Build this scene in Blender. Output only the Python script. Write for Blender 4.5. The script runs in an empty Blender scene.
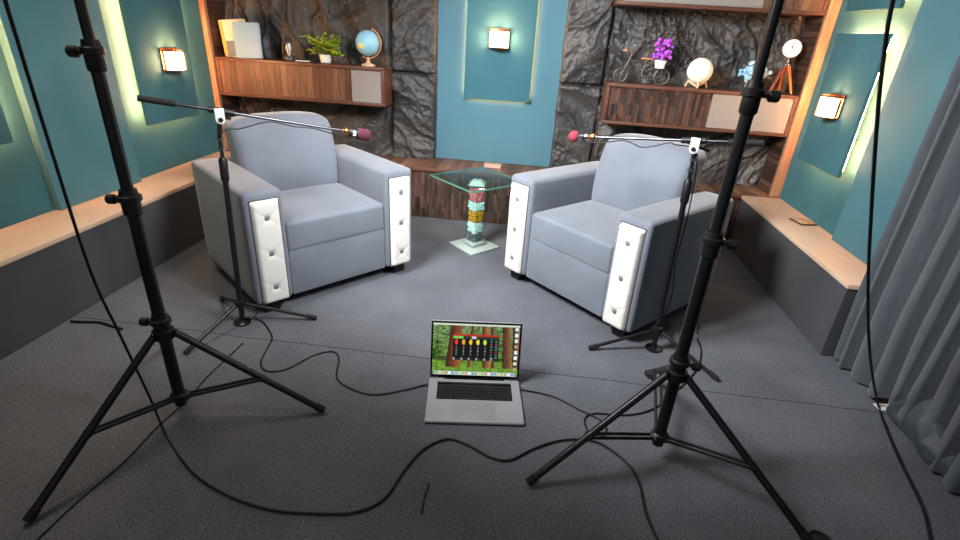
import bpy, bmesh, math, random
from math import sin, cos, pi, radians, sqrt, atan2, exp
from mathutils import Vector, Matrix, noise
import numpy as np
random.seed(7)
S = bpy.context.scene
COL = S.collection

# ------------------------------------------------------------------ materials
def lin(c):
    if isinstance(c, str):
        c = tuple(int(c[i:i + 2], 16) / 255 for i in (0, 2, 4))
    return tuple(((v / 12.92) if v <= .04045 else ((v + .055) / 1.055) ** 2.4) for v in c)

def mat(name, col, rough=.6, metal=0., var=0., scale=20., bump=0., bscale=None, spec=.5, emit=None, estr=0.,
        sheen=0., trans=0., ior=1.45, stretch=(1, 1, 1), col2=None, detail=4.):
    m = bpy.data.materials.new(name); m.use_nodes = True
    nt = m.node_tree; b = nt.nodes['Principled BSDF']
    c = (*lin(col), 1)
    b.inputs['Base Color'].default_value = c
    b.inputs['Roughness'].default_value = rough
    b.inputs['Metallic'].default_value = metal
    b.inputs['Specular IOR Level'].default_value = spec
    b.inputs['Transmission Weight'].default_value = trans
    b.inputs['IOR'].default_value = ior
    if sheen:
        b.inputs['Sheen Weight'].default_value = sheen
        b.inputs['Sheen Roughness'].default_value = .5
    if emit:
        b.inputs['Emission Color'].default_value = (*lin(emit), 1)
        b.inputs['Emission Strength'].default_value = estr
    if var or bump or col2:
        tc = nt.nodes.new('ShaderNodeTexCoord')
        mp = nt.nodes.new('ShaderNodeMapping'); mp.inputs['Scale'].default_value = stretch
        nt.links.new(tc.outputs['Object'], mp.inputs['Vector'])
        if var or col2:
            n = nt.nodes.new('ShaderNodeTexNoise'); n.inputs['Scale'].default_value = scale
            n.inputs['Detail'].default_value = detail
            nt.links.new(mp.outputs['Vector'], n.inputs['Vector'])
            r = nt.nodes.new('ShaderNodeValToRGB')
            r.color_ramp.elements[0].position = .3; r.color_ramp.elements[1].position = .7
            if col2:
                r.color_ramp.elements[0].color = c; r.color_ramp.elements[1].color = (*lin(col2), 1)
            else:
                r.color_ramp.elements[0].color = (*[v * (1 - var) for v in c[:3]], 1)
                r.color_ramp.elements[1].color = (*[min(1, v * (1 + var)) for v in c[:3]], 1)
            nt.links.new(n.outputs['Fac'], r.inputs['Fac']); nt.links.new(r.outputs['Color'], b.inputs['Base Color'])
        if bump:
            n2 = nt.nodes.new('ShaderNodeTexNoise'); n2.inputs['Scale'].default_value = bscale or scale
            n2.inputs['Detail'].default_value = 6
            nt.links.new(mp.outputs['Vector'], n2.inputs['Vector'])
            bp = nt.nodes.new('ShaderNodeBump'); bp.inputs['Strength'].default_value = bump
            bp.inputs['Distance'].default_value = .01
            nt.links.new(n2.outputs['Fac'], bp.inputs['Height']); nt.links.new(bp.outputs['Normal'], b.inputs['Normal'])
    return m

def emis(name, col, st):
    m = bpy.data.materials.new(name); m.use_nodes = True
    nt = m.node_tree; nt.nodes.clear()
    o = nt.nodes.new('ShaderNodeOutputMaterial'); e = nt.nodes.new('ShaderNodeEmission')
    e.inputs['Color'].default_value = (*col, 1); e.inputs['Strength'].default_value = st
    nt.links.new(e.outputs[0], o.inputs[0])
    return m

def planks(name, axis, n_per_m, cols, rough=.5, gap=.04, cross=0., spec=.4):
    """wood strips: hashed colour per strip along axis; cross>0 also splits every strip along z."""
    m = bpy.data.materials.new(name); m.use_nodes = True
    nt = m.node_tree; b = nt.nodes['Principled BSDF']; b.inputs['Roughness'].default_value = rough
    b.inputs['Specular IOR Level'].default_value = spec
    N = nt.nodes.new; L = nt.links.new
    tc = N('ShaderNodeTexCoord'); sp = N('ShaderNodeSeparateXYZ'); L(tc.outputs['Object'], sp.inputs[0])
    def math_(op, a, b_=None):
        k = N('ShaderNodeMath'); k.operation = op
        for i, v in enumerate((a, b_)):
            if v is None: continue
            if isinstance(v, (int, float)): k.inputs[i].default_value = v
            else: L(v, k.inputs[i])
        return k.outputs[0]
    t = math_('MULTIPLY', sp.outputs[axis], n_per_m)
    fl = math_('FLOOR', t); fr = math_('FRACT', t)
    w = N('ShaderNodeTexWhiteNoise'); w.noise_dimensions = '2D'
    cb = N('ShaderNodeCombineXYZ'); L(fl, cb.inputs[0])
    if cross:
        off = N('ShaderNodeTexWhiteNoise'); off.noise_dimensions = '1D'; L(fl, off.inputs['W'])
        zz = math_('ADD', math_('MULTIPLY', sp.outputs['Z' if axis != 'Z' else 'Y'], cross), math_('MULTIPLY', off.outputs['Value'], 7.))
        L(math_('FLOOR', zz), cb.inputs[1])
    L(cb.outputs[0], w.inputs['Vector'])
    r = N('ShaderNodeValToRGB'); r.color_ramp.interpolation = 'LINEAR'
    els = r.color_ramp.elements
    while len(els) < len(cols): els.new(.5)
    for i, c in enumerate(cols):
        els[i].position = i / (len(cols) - 1); els[i].color = (*lin(c), 1)
    L(w.outputs['Value'], r.inputs['Fac'])
    ns = N('ShaderNodeTexNoise'); ns.inputs['Scale'].default_value = 12; ns.inputs['Detail'].default_value = 6
    mp = N('ShaderNodeMapping')
    st = {'X': (6, 6, .6), 'Y': (.6, 6, 6), 'Z': (.6, .6, 6)}[axis]
    if axis == 'Y': st = (.6, 6, .6)
    mp.inputs['Scale'].default_value = st
    L(tc.outputs['Object'], mp.inputs['Vector']); L(mp.outputs[0], ns.inputs['Vector'])
    mx = N('ShaderNodeMix'); mx.data_type = 'RGBA'; mx.blend_type = 'MULTIPLY'
    mx.inputs['Factor'].default_value = .7
    L(r.outputs['Color'], mx.inputs[6])
    rr = N('ShaderNodeValToRGB'); rr.color_ramp.elements[0].color = (.45, .45, .45, 1); rr.color_ramp.elements[1].color = (1.3, 1.3, 1.3, 1)
    rr.color_ramp.elements[0].position = .3; rr.color_ramp.elements[1].position = .7
    L(ns.outputs['Fac'], rr.inputs['Fac']); L(rr.outputs['Color'], mx.inputs[7])
    g = math_('GREATER_THAN', fr, gap)
    mx2 = N('ShaderNodeMix'); mx2.data_type = 'RGBA'
    L(g, mx2.inputs['Factor']); mx2.inputs[6].default_value = (.006, .004, .003, 1)
    L(mx.outputs[2], mx2.inputs[7]); L(mx2.outputs[2], b.inputs['Base Color'])
    bp = N('ShaderNodeBump'); bp.inputs['Strength'].default_value = .4; bp.inputs['Distance'].default_value = .004
    L(math_('ADD', math_('MULTIPLY', g, 1.), math_('MULTIPLY', w.outputs['Value'], 1.)), bp.inputs['Height'])
    L(bp.outputs['Normal'], b.inputs['Normal'])
    return m

M = {}
M['velvet'] = mat('grey_velvet', '6a707b', .75, var=.12, scale=5, sheen=.35, bump=.05, bscale=220, spec=.2)
M['leather'] = mat('white_leatherette', 'dcd9d3', .42, var=.03, scale=8, spec=.45)
M['button'] = mat('grey_button', '6b6c70', .6)
M['dark_piping'] = mat('dark_piping', '3a3c42', .6)
M['foot'] = mat('black_plastic_foot', '141416', .5)
M['black_metal'] = mat('black_painted_metal', '111214', .36, spec=.55)
M['black_plastic'] = mat('black_plastic', '131315', .45)
M['black_rubber'] = mat('black_rubber', '17171a', .8)
M['grey_plastic'] = mat('light_grey_clamp_plastic', 'd6d6d4', .4)
M['chrome'] = mat('chrome_rod', 'b8b8ba', .22, 1.)
M['dark_chrome'] = mat('dark_steel', '55565a', .3, 1.)
M['brass'] = mat('brass_knob', 'c08a50', .3, 1.)
M['foam_dark'] = mat('maroon_foam', '48192a', .95, var=.25, scale=200, bump=.3, bscale=300)
M['foam_red'] = mat('red_foam', '842c3c', .95, var=.2, scale=200, bump=.3, bscale=300)
M['cable'] = mat('black_cable', '0e0f10', .5)
M['teal'] = mat('teal_fabric', '4b7883', .8, var=.09, scale=3.5, bump=.05, bscale=150, spec=.2)
M['teal_panel'] = mat('lamp_panel_teal_fabric', '3f6870', .8, var=.12, scale=3.5, bump=.05, bscale=150, spec=.2)
M['teal_mid'] = mat('mid_teal_fabric', '467783', .8, var=.07, scale=3, bump=.05, bscale=150, spec=.2)
M['teal_light'] = mat('light_teal_fabric', '5d8897', .8, var=.06, scale=3, bump=.05, bscale=150, spec=.2, stretch=(1, 1, .5))
M['teal_dark'] = mat('dark_teal_fabric', '37626a', .8, var=.14, scale=3.5, bump=.05, bscale=150, spec=.2)
M['stone'] = None
M['bench_top'] = mat('tan_laminate', 'd2b49a', .38, var=.06, scale=14, stretch=(1, .15, 1), spec=.5)
M['bench_front'] = mat('charcoal_laminate', '4a4b4f', .5, var=.1, scale=5)
M['walnut'] = mat('walnut_frame', '6a4637', .42, col2='4a2e24', scale=14, stretch=(.25, 3, 3))
M['post_wood'] = mat('reddish_post_wood', 'ab8163', .45, col2='896248', scale=16, stretch=(3, 3, .25))
M['slats'] = planks('walnut_slats', 'X', 22, ['54392b', '755340', '634534', '82614a'], gap=.05)
M['mosaic'] = planks('dark_wood_mosaic', 'X', 52, ['241a17', '4a3129', '2e2522', '6a4636', '3a3030', '55463f'], gap=.08, cross=13)
M['side_slats'] = planks('dark_side_tiles', 'Z', 26, ['2a1d18', '4a3328', '3a2820', '5a4032'], gap=.12)
M['bench_mosaic'] = planks('bench_wood_mosaic', 'X', 56, ['2a201e', '54402f', '3b2d29', '6a4d42', '45393a'], gap=.1, cross=11)
M['bench_wood_top'] = planks('brown_strip_top', 'X', 22, ['6a4b3b', '83604b', '5a3f33', '8f6d58'], gap=.06)
M['door_grey'] = mat('grey_flap_door', '8c8682', .55, var=.03, scale=30)
M['bronze'] = mat('bronze_lamp_metal', '8a5a3a', .35, .9)
LAMP = {'L': emis('warm_sconce_light', (1, .48, .20), 245), 'B': emis('mid_sconce_light', (1, .54, .26), 170), 'R': emis('right_sconce_light', (1, .50, .22), 130)}
M['led'] = emis('warm_led_strip', (1., .43, .17), 330)
M['led_dim'] = emis('dim_led_strip', (1., .45, .18), 55)
M['paper'] = mat('white_paper', 'e8e8e4', .7)
M['ceramic'] = mat('white_ceramic', 'f0eee8', .3)
M['leaf'] = mat('yellow_green_leaf', '9cc634', .5, col2='e8e85a', scale=25)
M['stem'] = mat('plant_stem', '54702a', .6)
M['purple'] = mat('purple_flower', '8443d0', .7, col2='d65ad0', scale=30)
M['coral'] = mat('blue_white_coral', '3f9fdc', .6, col2='d8ecf8', scale=26, detail=2)
M['coral_white'] = mat('white_blue_coral_tips', 'dbeaf5', .6, col2='6ab8e8', scale=22, detail=1)
M['globe'] = mat('globe_map', '7cc4e4', .35, col2='7cc4e4', scale=6)
M['moon'] = mat('glowing_moon', 'eadfcc', .6, var=.03, scale=30, emit='fff6ea', estr=.2)
M['pale_wood'] = mat('pale_wood', 'd9b98f', .5, var=.1, scale=20, stretch=(1, 1, 6))
M['orange_wood'] = mat('orange_wood', 'b8642c', .4, var=.15, scale=20, stretch=(6, 6, 1))
M['dark_red_wood'] = mat('dark_red_wood', '7a3828', .4, var=.15, scale=20, stretch=(6, 6, 1))
M['iron'] = mat('dark_iron', '5a5450', .5, .5)
M['copper'] = mat('copper', 'd09070', .4, .3)
M['clock_face'] = mat('white_clock_face', 'f4f1ea', .35)
M['clock_mark'] = mat('black_clock_marks', '202020', .5)
M['glass'] = mat('green_tinted_glass', 'bfe6d8', .02, trans=1., ior=1.45)
M['clear'] = mat('clear_glass', 'ffffff', .02, trans=1., ior=1.3)
M['frost'] = mat('frosted_green_glass', 'b2c0b9', .35, trans=.1, ior=1.4)
M['glass_edge'] = mat('green_glass_edge', '6fae98', .12, trans=.5)
M['red_petal'] = mat('red_pebbles', 'b81c34', .5, col2='f0a0a4', scale=110)
M['aqua_petal'] = mat('aqua_pebbles', '94d0ce', .5, col2='fafefc', scale=110)
M['gold_petal'] = mat('golden_pebbles', 'f4b834', .5, col2='6a3c16', scale=110)
M['dark_petal'] = mat('dark_pebbles', '2c2e32', .5, col2='8a8e92', scale=60)
M['alu'] = mat('silver_aluminium', 'a6a9ae', .45, .25)
M['trackpad'] = mat('trackpad_glass', 'a0a3a9', .4, .25)
M['key'] = mat('black_keycap', '16171a', .5)
M['bezel'] = mat('black_bezel', '08080a', .15)
M['curtain'] = mat('charcoal_curtain', '4d5259', .8, var=.12, scale=60, stretch=(1, 1, .2), sheen=.3, bump=.06, bscale=200, spec=.2)
M['lining'] = mat('grey_satin_lining', '43484c', .55, var=.1, scale=20, spec=.5)
M['book_cream'] = mat('cream_book_cover', 'd8d2c2', .6)
M['book_yellow'] = mat('yellow_spine', 'dda24a', .6)
M['book_grey'] = mat('slate_label', '6d7784', .6)
M['book_blue'] = mat('pale_blue_cover', '86aac6', .55)
M['page'] = mat('page_block', 'efe8d6', .8)
M['pink_box'] = mat('pale_pink_card', 'cba894', .6)
M['coaster'] = mat('dark_coaster_edge', '4a3830', .5)
M['coaster_top'] = mat('tan_coaster_top', 'cda67c', .5, col2='a87a54', scale=40)
M['ceiling'] = mat('white_ceiling', 'd8d8d4', .9)

def thin_glass(name, tint, refl=.12):
    m = bpy.data.materials.new(name); m.use_nodes = True
    nt = m.node_tree; nt.nodes.clear(); N = nt.nodes.new; L = nt.links.new
    o = N('ShaderNodeOutputMaterial'); tr = N('ShaderNodeBsdfTransparent'); g = N('ShaderNodeBsdfGlossy'); mx = N('ShaderNodeMixShader')
    tr.inputs['Color'].default_value = (*tint, 1); g.inputs['Roughness'].default_value = .05
    lw = N('ShaderNodeFresnel'); lw.inputs['IOR'].default_value = 1.45
    ge = N('ShaderNodeNewGeometry'); mu = N('ShaderNodeMath'); mu.operation = 'SUBTRACT'; mu.use_clamp = True
    L(lw.outputs[0], mu.inputs[0]); L(ge.outputs['Backfacing'], mu.inputs[1])
    L(mu.outputs[0], mx.inputs[0]); L(tr.outputs[0], mx.inputs[1]); L(g.outputs[0], mx.inputs[2]); L(mx.outputs[0], o.inputs[0])
    return m
M['glass'] = thin_glass('green_tinted_glass', (.86, .94, .91))
M['pane'] = thin_glass('column_glass', (.93, .98, .96))
M['clear'] = thin_glass('clear_glass', (.95, .96, .96))

# globe: land patches on light blue
def globe_mat():
    m = M['globe']; nt = m.node_tree
    r = [n for n in nt.nodes if n.type == 'VALTORGB'][0]
    r.color_ramp.interpolation = 'CONSTANT'
    e = r.color_ramp.elements
    e[0].color = (*lin('93cde6'), 1); e[0].position = 0
    e[1].position = .60; e[1].color = (*lin('dcd890'), 1)
    n = [n for n in nt.nodes if n.type == 'TEX_NOISE'][0]; n.inputs['Scale'].default_value = 16; n.inputs['Detail'].default_value = 5
globe_mat()

def stone_mat():
    m = bpy.data.materials.new('dark_rough_stone'); m.use_nodes = True
    nt = m.node_tree; b = nt.nodes['Principled BSDF']; N = nt.nodes.new; L = nt.links.new
    tc = N('ShaderNodeTexCoord'); n = N('ShaderNodeTexNoise'); n.inputs['Scale'].default_value = 5; n.inputs['Detail'].default_value = 10
    n.inputs['Roughness'].default_value = .7
    L(tc.outputs['Object'], n.inputs['Vector'])
    r = N('ShaderNodeValToRGB'); e = r.color_ramp.elements
    e[0].position = .3; e[0].color = (*lin('252424'), 1); e[1].position = .68; e[1].color = (*lin('4f4d4b'), 1)
    L(n.outputs['Fac'], r.inputs['Fac']); L(r.outputs['Color'], b.inputs['Base Color'])
    n2 = N('ShaderNodeTexNoise'); n2.inputs['Scale'].default_value = 60; n2.inputs['Detail'].default_value = 8
    L(tc.outputs['Object'], n2.inputs['Vector'])
    bp = N('ShaderNodeBump'); bp.inputs['Strength'].default_value = .5; bp.inputs['Distance'].default_value = .01
    L(n2.outputs['Fac'], bp.inputs['Height']); L(bp.outputs['Normal'], b.inputs['Normal'])
    b.inputs['Roughness'].default_value = .5
    b.inputs['Specular IOR Level'].default_value = .55
    return m
M['stone'] = stone_mat()

def carpet_mat():
    m = bpy.data.materials.new('grey_blue_carpet'); m.use_nodes = True
    nt = m.node_tree; b = nt.nodes['Principled BSDF']; N = nt.nodes.new; L = nt.links.new
    tc = N('ShaderNodeTexCoord')
    n = N('ShaderNodeTexNoise'); n.inputs['Scale'].default_value = 190; n.inputs['Detail'].default_value = 3
    L(tc.outputs['Object'], n.inputs['Vector'])
    n1 = N('ShaderNodeTexNoise'); n1.inputs['Scale'].default_value = 3; n1.inputs['Detail'].default_value = 5
    L(tc.outputs['Object'], n1.inputs['Vector'])
    r = N('ShaderNodeValToRGB'); e = r.color_ramp.elements
    e[0].position = .3; e[0].color = (*lin('4b4d53'), 1); e[1].position = .7; e[1].color = (*lin('7c7f87'), 1)
    L(n.outputs['Fac'], r.inputs['Fac'])
    mx = N('ShaderNodeMix'); mx.data_type = 'RGBA'; mx.blend_type = 'MULTIPLY'; mx.inputs['Factor'].default_value = 1
    r2 = N('ShaderNodeValToRGB'); e = r2.color_ramp.elements
    e[0].position = .35; e[0].color = (.82, .82, .83, 1); e[1].position = .65; e[1].color = (1.06, 1.06, 1.06, 1)
    L(n1.outputs['Fac'], r2.inputs['Fac'])
    L(r.outputs['Color'], mx.inputs[6]); L(r2.outputs['Color'], mx.inputs[7])
    # the seam between two carpet lengths
    sp = N('ShaderNodeSeparateXYZ'); L(tc.outputs['Object'], sp.inputs[0])
    wob = N('ShaderNodeTexNoise'); wob.noise_dimensions = '1D'; wob.inputs['Scale'].default_value = 3; L(sp.outputs['X'], wob.inputs['W'])
    ad = N('ShaderNodeMath'); ad.operation = 'MULTIPLY_ADD'; ad.inputs[1].default_value = .03; L(wob.outputs['Fac'], ad.inputs[0]); L(sp.outputs['Y'], ad.inputs[2])
    cm = N('ShaderNodeMath'); cm.operation = 'COMPARE'; cm.inputs[1].default_value = 1.755; cm.inputs[2].default_value = .0022; L(ad.outputs[0], cm.inputs[0])
    mx2 = N('ShaderNodeMix'); mx2.data_type = 'RGBA'; L(cm.outputs[0], mx2.inputs['Factor'])
    L(mx.outputs[2], mx2.inputs[6]); mx2.inputs[7].default_value = (.03, .032, .036, 1)
    L(mx2.outputs[2], b.inputs['Base Color'])
    bp = N('ShaderNodeBump'); bp.inputs['Strength'].default_value = .5; bp.inputs['Distance'].default_value = .006
    L(n.outputs['Fac'], bp.inputs['Height']); L(bp.outputs['Normal'], b.inputs['Normal'])
    b.inputs['Roughness'].default_value = .95; b.inputs['Specular IOR Level'].default_value = .1
    return m
M['carpet'] = carpet_mat()

# ------------------------------------------------------------------ mesh helpers
def newbm(): return bmesh.new()

def merge(bm, t, mtx=None):
    if mtx is not None: bmesh.ops.transform(t, matrix=mtx, verts=t.verts)
    me = bpy.data.meshes.new('tmp'); t.to_mesh(me); t.free(); bm.from_mesh(me); bpy.data.meshes.remove(me)

def box(bm, c, s, bev=0., seg=2, mtx=None):
    t = bmesh.new(); bmesh.ops.create_cube(t, size=1.)
    bmesh.ops.scale(t, vec=Vector(s), verts=t.verts)
    if bev:
        bmesh.ops.bevel(t, geom=t.edges[:], offset=min(bev, min(s) * .49), segments=seg, profile=.5, affect='EDGES')
    bmesh.ops.translate(t, vec=Vector(c), verts=t.verts)
    merge(bm, t, mtx)

def box2(bm, lo, hi, bev=0., seg=2, mtx=None):
    lo = Vector(lo); hi = Vector(hi); box(bm, (lo + hi) / 2, hi - lo, bev, seg, mtx)

def basis(d):
    d = Vector(d).normalized()
    u = d.cross(Vector((0, 0, 1)))
    if u.length < 1e-3: u = Vector((1, 0, 0))
    u.normalize(); return d, u, d.cross(u).normalized()

def cyl(bm, a, b, r, r2=None, n=16):
    a = Vector(a); b = Vector(b); r2 = r if r2 is None else r2
    d, u, v = basis(b - a)
    A = [bm.verts.new(a + r * (u * cos(2 * pi * i / n) + v * sin(2 * pi * i / n))) for i in range(n)]
    B = [bm.verts.new(b + r2 * (u * cos(2 * pi * i / n) + v * sin(2 * pi * i / n))) for i in range(n)]
    for i in range(n): bm.faces.new((A[i], A[(i + 1) % n], B[(i + 1) % n], B[i]))
    bm.faces.new(A[::-1]); bm.faces.new(B)

def lathe(bm, prof, c=(0, 0, 0), axis=(0, 0, 1), n=24):
    """prof: list of (radius, height)"""
    c = Vector(c); d, u, v = basis(axis); rings = []
    for r, h in prof:
        if r < 1e-5: rings.append([bm.verts.new(c + d * h)])
        else: rings.append([bm.verts.new(c + d * h + r * (u * cos(2 * pi * i / n) + v * sin(2 * pi * i / n))) for i in range(n)])
    for A, B in zip(rings, rings[1:]):
        for i in range(n):
            j = (i + 1) % n
            q = [A[i % len(A)], A[j % len(A)], B[j % len(B)], B[i % len(B)]]
            q = list(dict.fromkeys(q))
            if len(q) > 2:
                try: bm.faces.new(q)
                except ValueError: pass
    if len(rings[0]) > 1: bm.faces.new(rings[0][::-1])
    if len(rings[-1]) > 1: bm.faces.new(rings[-1])

def smooth_path(pts, sub=6):
    pts = [Vector(p) for p in pts]; out = []
    P = [2 * pts[0] - pts[1]] + pts + [2 * pts[-1] - pts[-2]]
    for i in range(1, len(P) - 2):
        p0, p1, p2, p3 = P[i - 1:i + 3]
        for k in range(sub):
            t = k / sub
            out.append(.5 * ((2 * p1) + (p2 - p0) * t + (2 * p0 - 5 * p1 + 4 * p2 - p3) * t * t + (3 * p1 - p0 - 3 * p2 + p3) * t ** 3))
    out.append(pts[-1]); return out

def tube(bm, pts, r, n=8, sub=6):
    p = smooth_path(pts, sub) if sub else [Vector(q) for q in pts]
    T = [(p[min(i + 1, len(p) - 1)] - p[max(i - 1, 0)]).normalized() for i in range(len(p))]
    _, u, _ = basis(T[0]); rings = []
    for i, q in enumerate(p):
        u = (u - T[i] * u.dot(T[i])).normalized(); v = T[i].cross(u)
        rr = r(i / (len(p) - 1)) if callable(r) else r
        rings.append([bm.verts.new(q + rr * (u * cos(2 * pi * k / n) + v * sin(2 * pi * k / n))) for k in range(n)])
    for A, B in zip(rings, rings[1:]):
        for k in range(n): bm.faces.new((A[k], A[(k + 1) % n], B[(k + 1) % n], B[k]))
    bm.faces.new(rings[0][::-1]); bm.faces.new(rings[-1])

def ball(bm, c, r, n=16, sc=(1, 1, 1)):
    t = bmesh.new(); bmesh.ops.create_uvsphere(t, u_segments=n, v_segments=max(6, n // 2 + 2), radius=1)
    m = Matrix.Translation(Vector(c)) @ Matrix.Diagonal((r * sc[0], r * sc[1], r * sc[2], 1))
    merge(bm, t, m)

def cushion(bm, lo, hi, r, puff=(0, 0, 0), n=12, shape=None):
    """upholstered block: rounded edges of radius r, faces puffed outwards"""
    lo = Vector(lo); hi = Vector(hi); c = (lo + hi) / 2; h = (hi - lo) / 2
    t = bmesh.new(); bmesh.ops.create_cube(t, size=2.)
    bmesh.ops.subdivide_edges(t, edges=t.edges[:], cuts=n, use_grid_fill=True)
    for v in t.verts:
        q = Vector(v.co)
        # three grid cells on each side go to the rounded edge
        def place(a, hh):
            i = round((a + 1) / 2 * (n + 1)); k = 3; rr = min(r, hh * .98)
            if i <= k: return -hh + rr * (1 - cos(pi / 2 * i / k)) if i else -hh
            if i >= n + 1 - k: return hh - rr * (1 - cos(pi / 2 * (n + 1 - i) / k))
            return -hh + rr + (i - k) / (n + 1 - 2 * k) * 2 * (hh - rr)
        p = Vector([place(q[i], h[i]) for i in range(3)])
        q = Vector([p[i] / h[i] for i in range(3)])
        inner = Vector([max(-h[i] + r, min(h[i] - r, p[i])) for i in range(3)])
        d = p - inner
        if d.length > 1e-6: p = inner + d.normalized() * r
        e = [max(0, 1 - q[i] ** 2) for i in range(3)]
        for i in range(3):
            j, k = (i + 1) % 3, (i + 2) % 3
            p[i] += math.copysign(puff[i], q[i]) * e[j] ** .6 * e[k] ** .6 * (abs(q[i]) ** 3)
        if shape: p = shape(p, h)
        v.co = p + c
    merge(bm, t)

def grid_mesh(bm, nu, nv, f):
    V = [[bm.verts.new(f(i / nu, j / nv)) for j in range(nv + 1)] for i in range(nu + 1)]
    for i in range(nu):
        for j in range(nv): bm.faces.new((V[i][j], V[i + 1][j], V[i + 1][j + 1], V[i][j + 1]))
    return V

def obj(name, bm, m, parent=None, smooth=True, ang=40):
    me = bpy.data.meshes.new(name)
    bmesh.ops.recalc_face_normals(bm, faces=bm.faces[:])
    bm.to_mesh(me); bm.free()
    o = bpy.data.objects.new(name, me); COL.objects.link(o)
    me.materials.append(m)
    if smooth:
        me.polygons.foreach_set('use_smooth', [True] * len(me.polygons))
        me.set_sharp_from_angle(angle=radians(ang))
    if parent: o.parent = parent
    return o

def thing(name, label, cat, loc=(0, 0, 0), rz=0., group=None):
    o = bpy.data.objects.new(name, None); COL.objects.link(o)
    o.empty_display_size = .1
    o.location = loc; o.rotation_euler = (0, 0, rz); o['label'] = label; o['category'] = cat
    if group: o['group'] = group
    return o

def tag(o, label, cat, group=None):
    o['label'] = label; o['category'] = cat
    if group: o['group'] = group
    return o

def struct(o): o['kind'] = 'structure'; return o

def one(fn, *a, **k):
    bm = newbm(); fn(bm, *a, **k); return bm

# ------------------------------------------------------------------ camera
f_px, cx, cy, cam_h = 505., 480., 270., 1.27
dn = Vector((415 - 480, 1330 - 270, f_px)).normalized()
yv = -(dn.x * (548 - 480) + dn.z * f_px) / dn.y
Yv = Vector((548 - 480, yv, f_px)).normalized(); Zv = -dn; Xv = Yv.cross(Zv)
Rm = Matrix((Xv, Yv, Zv))                       # world = Rm @ (right, down, forward)
CAM = Vector((0, 0, cam_h))
cam = bpy.data.objects.new('camera', bpy.data.cameras.new('camera')); COL.objects.link(cam)
cam.data.sensor_width = 36; cam.data.lens = f_px * 36 / 960; cam.data.clip_start = .02
right, up, back = Rm @ Vector((1, 0, 0)), Rm @ Vector((0, -1, 0)), Rm @ Vector((0, 0, -1))
cam.matrix_world = Matrix.Translation(CAM) @ Matrix((right, up, back)).transposed().to_4x4()
S.camera = cam
def ray(u, v): return Rm @ Vector((u - cx, v - cy, f_px))
def onz(u, v, z=0.):
    d = ray(u, v); return CAM + d * ((z - cam_h) / d.z)
def ony(u, v, y):
    d = ray(u, v); return CAM + d * (y / d.y)

# ------------------------------------------------------------------ room shell
XL, XR, YB = -2.28, 1.64, 3.80
bm = newbm(); box2(bm, (-2.6, -1.2, -.05), (2.2, 4.0, 0)); struct(obj('floor', bm, M['carpet'], smooth=False))
bm = newbm(); box2(bm, (XL - .1, -.6, 0), (XL, 4.0, 2.7)); struct(obj('wall_left', bm, M['teal_dark'], smooth=False))
bm = newbm(); box2(bm, (XR, -.6, 0), (XR + .1, 4.0, 2.7)); struct(obj('wall_right', bm, M['teal_dark'], smooth=False))

# rough stone wall made of large slabs, seams between them
SEAM_X = (-1.075, .405); SEAM_Z = (.965, 1.75)
def stone(u, v):
    x = XL + u * (XR - XL); z = .372 + v * 2.2
    k = 0 if x < SEAM_X[0] else (1 if x < SEAM_X[1] else 2)
    a = [.5, -.6, .9][k] + (1.3 if z > SEAM_Z[0] else 0) + (0.7 if z > SEAM_Z[1] else 0)
    xr, zr = x * cos(a) + z * sin(a), -x * sin(a) + z * cos(a)
    p = Vector((xr * 1.1 + k * 7, zr * 2.6 + (5 if z > SEAM_Z[0] else 0), 0))
    h = noise.noise(p * 1.2) * .042
    w = noise.noise(p * 2.1 + Vector((3, 9, 0)))
    h += (1 - abs(w) * 2.2) * .022                                   # split ledges
    mk = max(0., min(1., .5 + 1.6 * noise.noise(Vector((xr * 1.8 + 3 * k, zr * 2.2, 11))))); mk = .22 + .95 * mk
    h += mk * noise.noise(Vector((xr * 4, zr * 11, 2))) * .014
    h += mk * noise.noise(Vector((xr * 14, zr * 24, 4))) * .007
    h += mk * noise.noise(Vector((xr * 40, zr * 60, 4))) * .008
    rg = 1 - abs(noise.noise(Vector((xr * 3.1 + 2, zr * 5.5, 6 + k)))) * 2
    h += (.35 + .65 * mk) * max(0, rg) ** 4 * .03
    rg = 1 - abs(noise.noise(Vector((xr * 8 + 2, zr * 15, 1 + k)))) * 2
    h += mk * max(0, rg) ** 3 * .012
    # pitted bands
    q = noise.noise(Vector((x * 1.9 + 4, z * 1.2, 7)))
    if q > .22: h += abs(noise.noise(Vector((x * 60, z * 50, 1)))) * .03 * min(1, (q - .22) * 6) - .006
    d = min(min(abs(x - s - .01 * noise.noise(Vector((0, z * 9, s)))) for s in SEAM_X), min(abs(z - s - .01 * noise.noise(Vector((x * 9, 0, s)))) for s in SEAM_Z))
    h -= .035 * exp(-(d / .009) ** 2)
    return Vector((x, 3.735 - h, z))
PX0, PX1 = -.748, .108
def ragged(z, s): return .005 * noise.noise(Vector((s, z * 7, 1))) + .004 * noise.noise(Vector((s, z * 25, 4)))
def part(xa, xb, ra, rb):
    def f(u, v):
        z = .372 + v * 2.2
        a = xa + ra * ragged(z, 3); b_ = xb + rb * ragged(z, 9)
        p = stone((a + (b_ - a) * u - XL) / (XR - XL), v)
        e = min((p.x - a) if ra else 9, (b_ - p.x) if rb else 9)       # the slab rounds back to the wall at the panel
        if e < .02: p.y = 3.796 + (p.y - 3.796) * sqrt(max(0, 1 - (1 - e / .02) ** 2))
        return p
    return f
bm = newbm(); grid_mesh(bm, 240, 300, part(XL, PX0, 0, 1)); struct(obj('wall_back', bm, M['stone'], ang=80))
bm = newbm(); grid_mesh(bm, 240, 300, part(PX1, XR, 1, 0)); struct(obj('wall_back_right', bm, M['stone'], ang=80))
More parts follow.
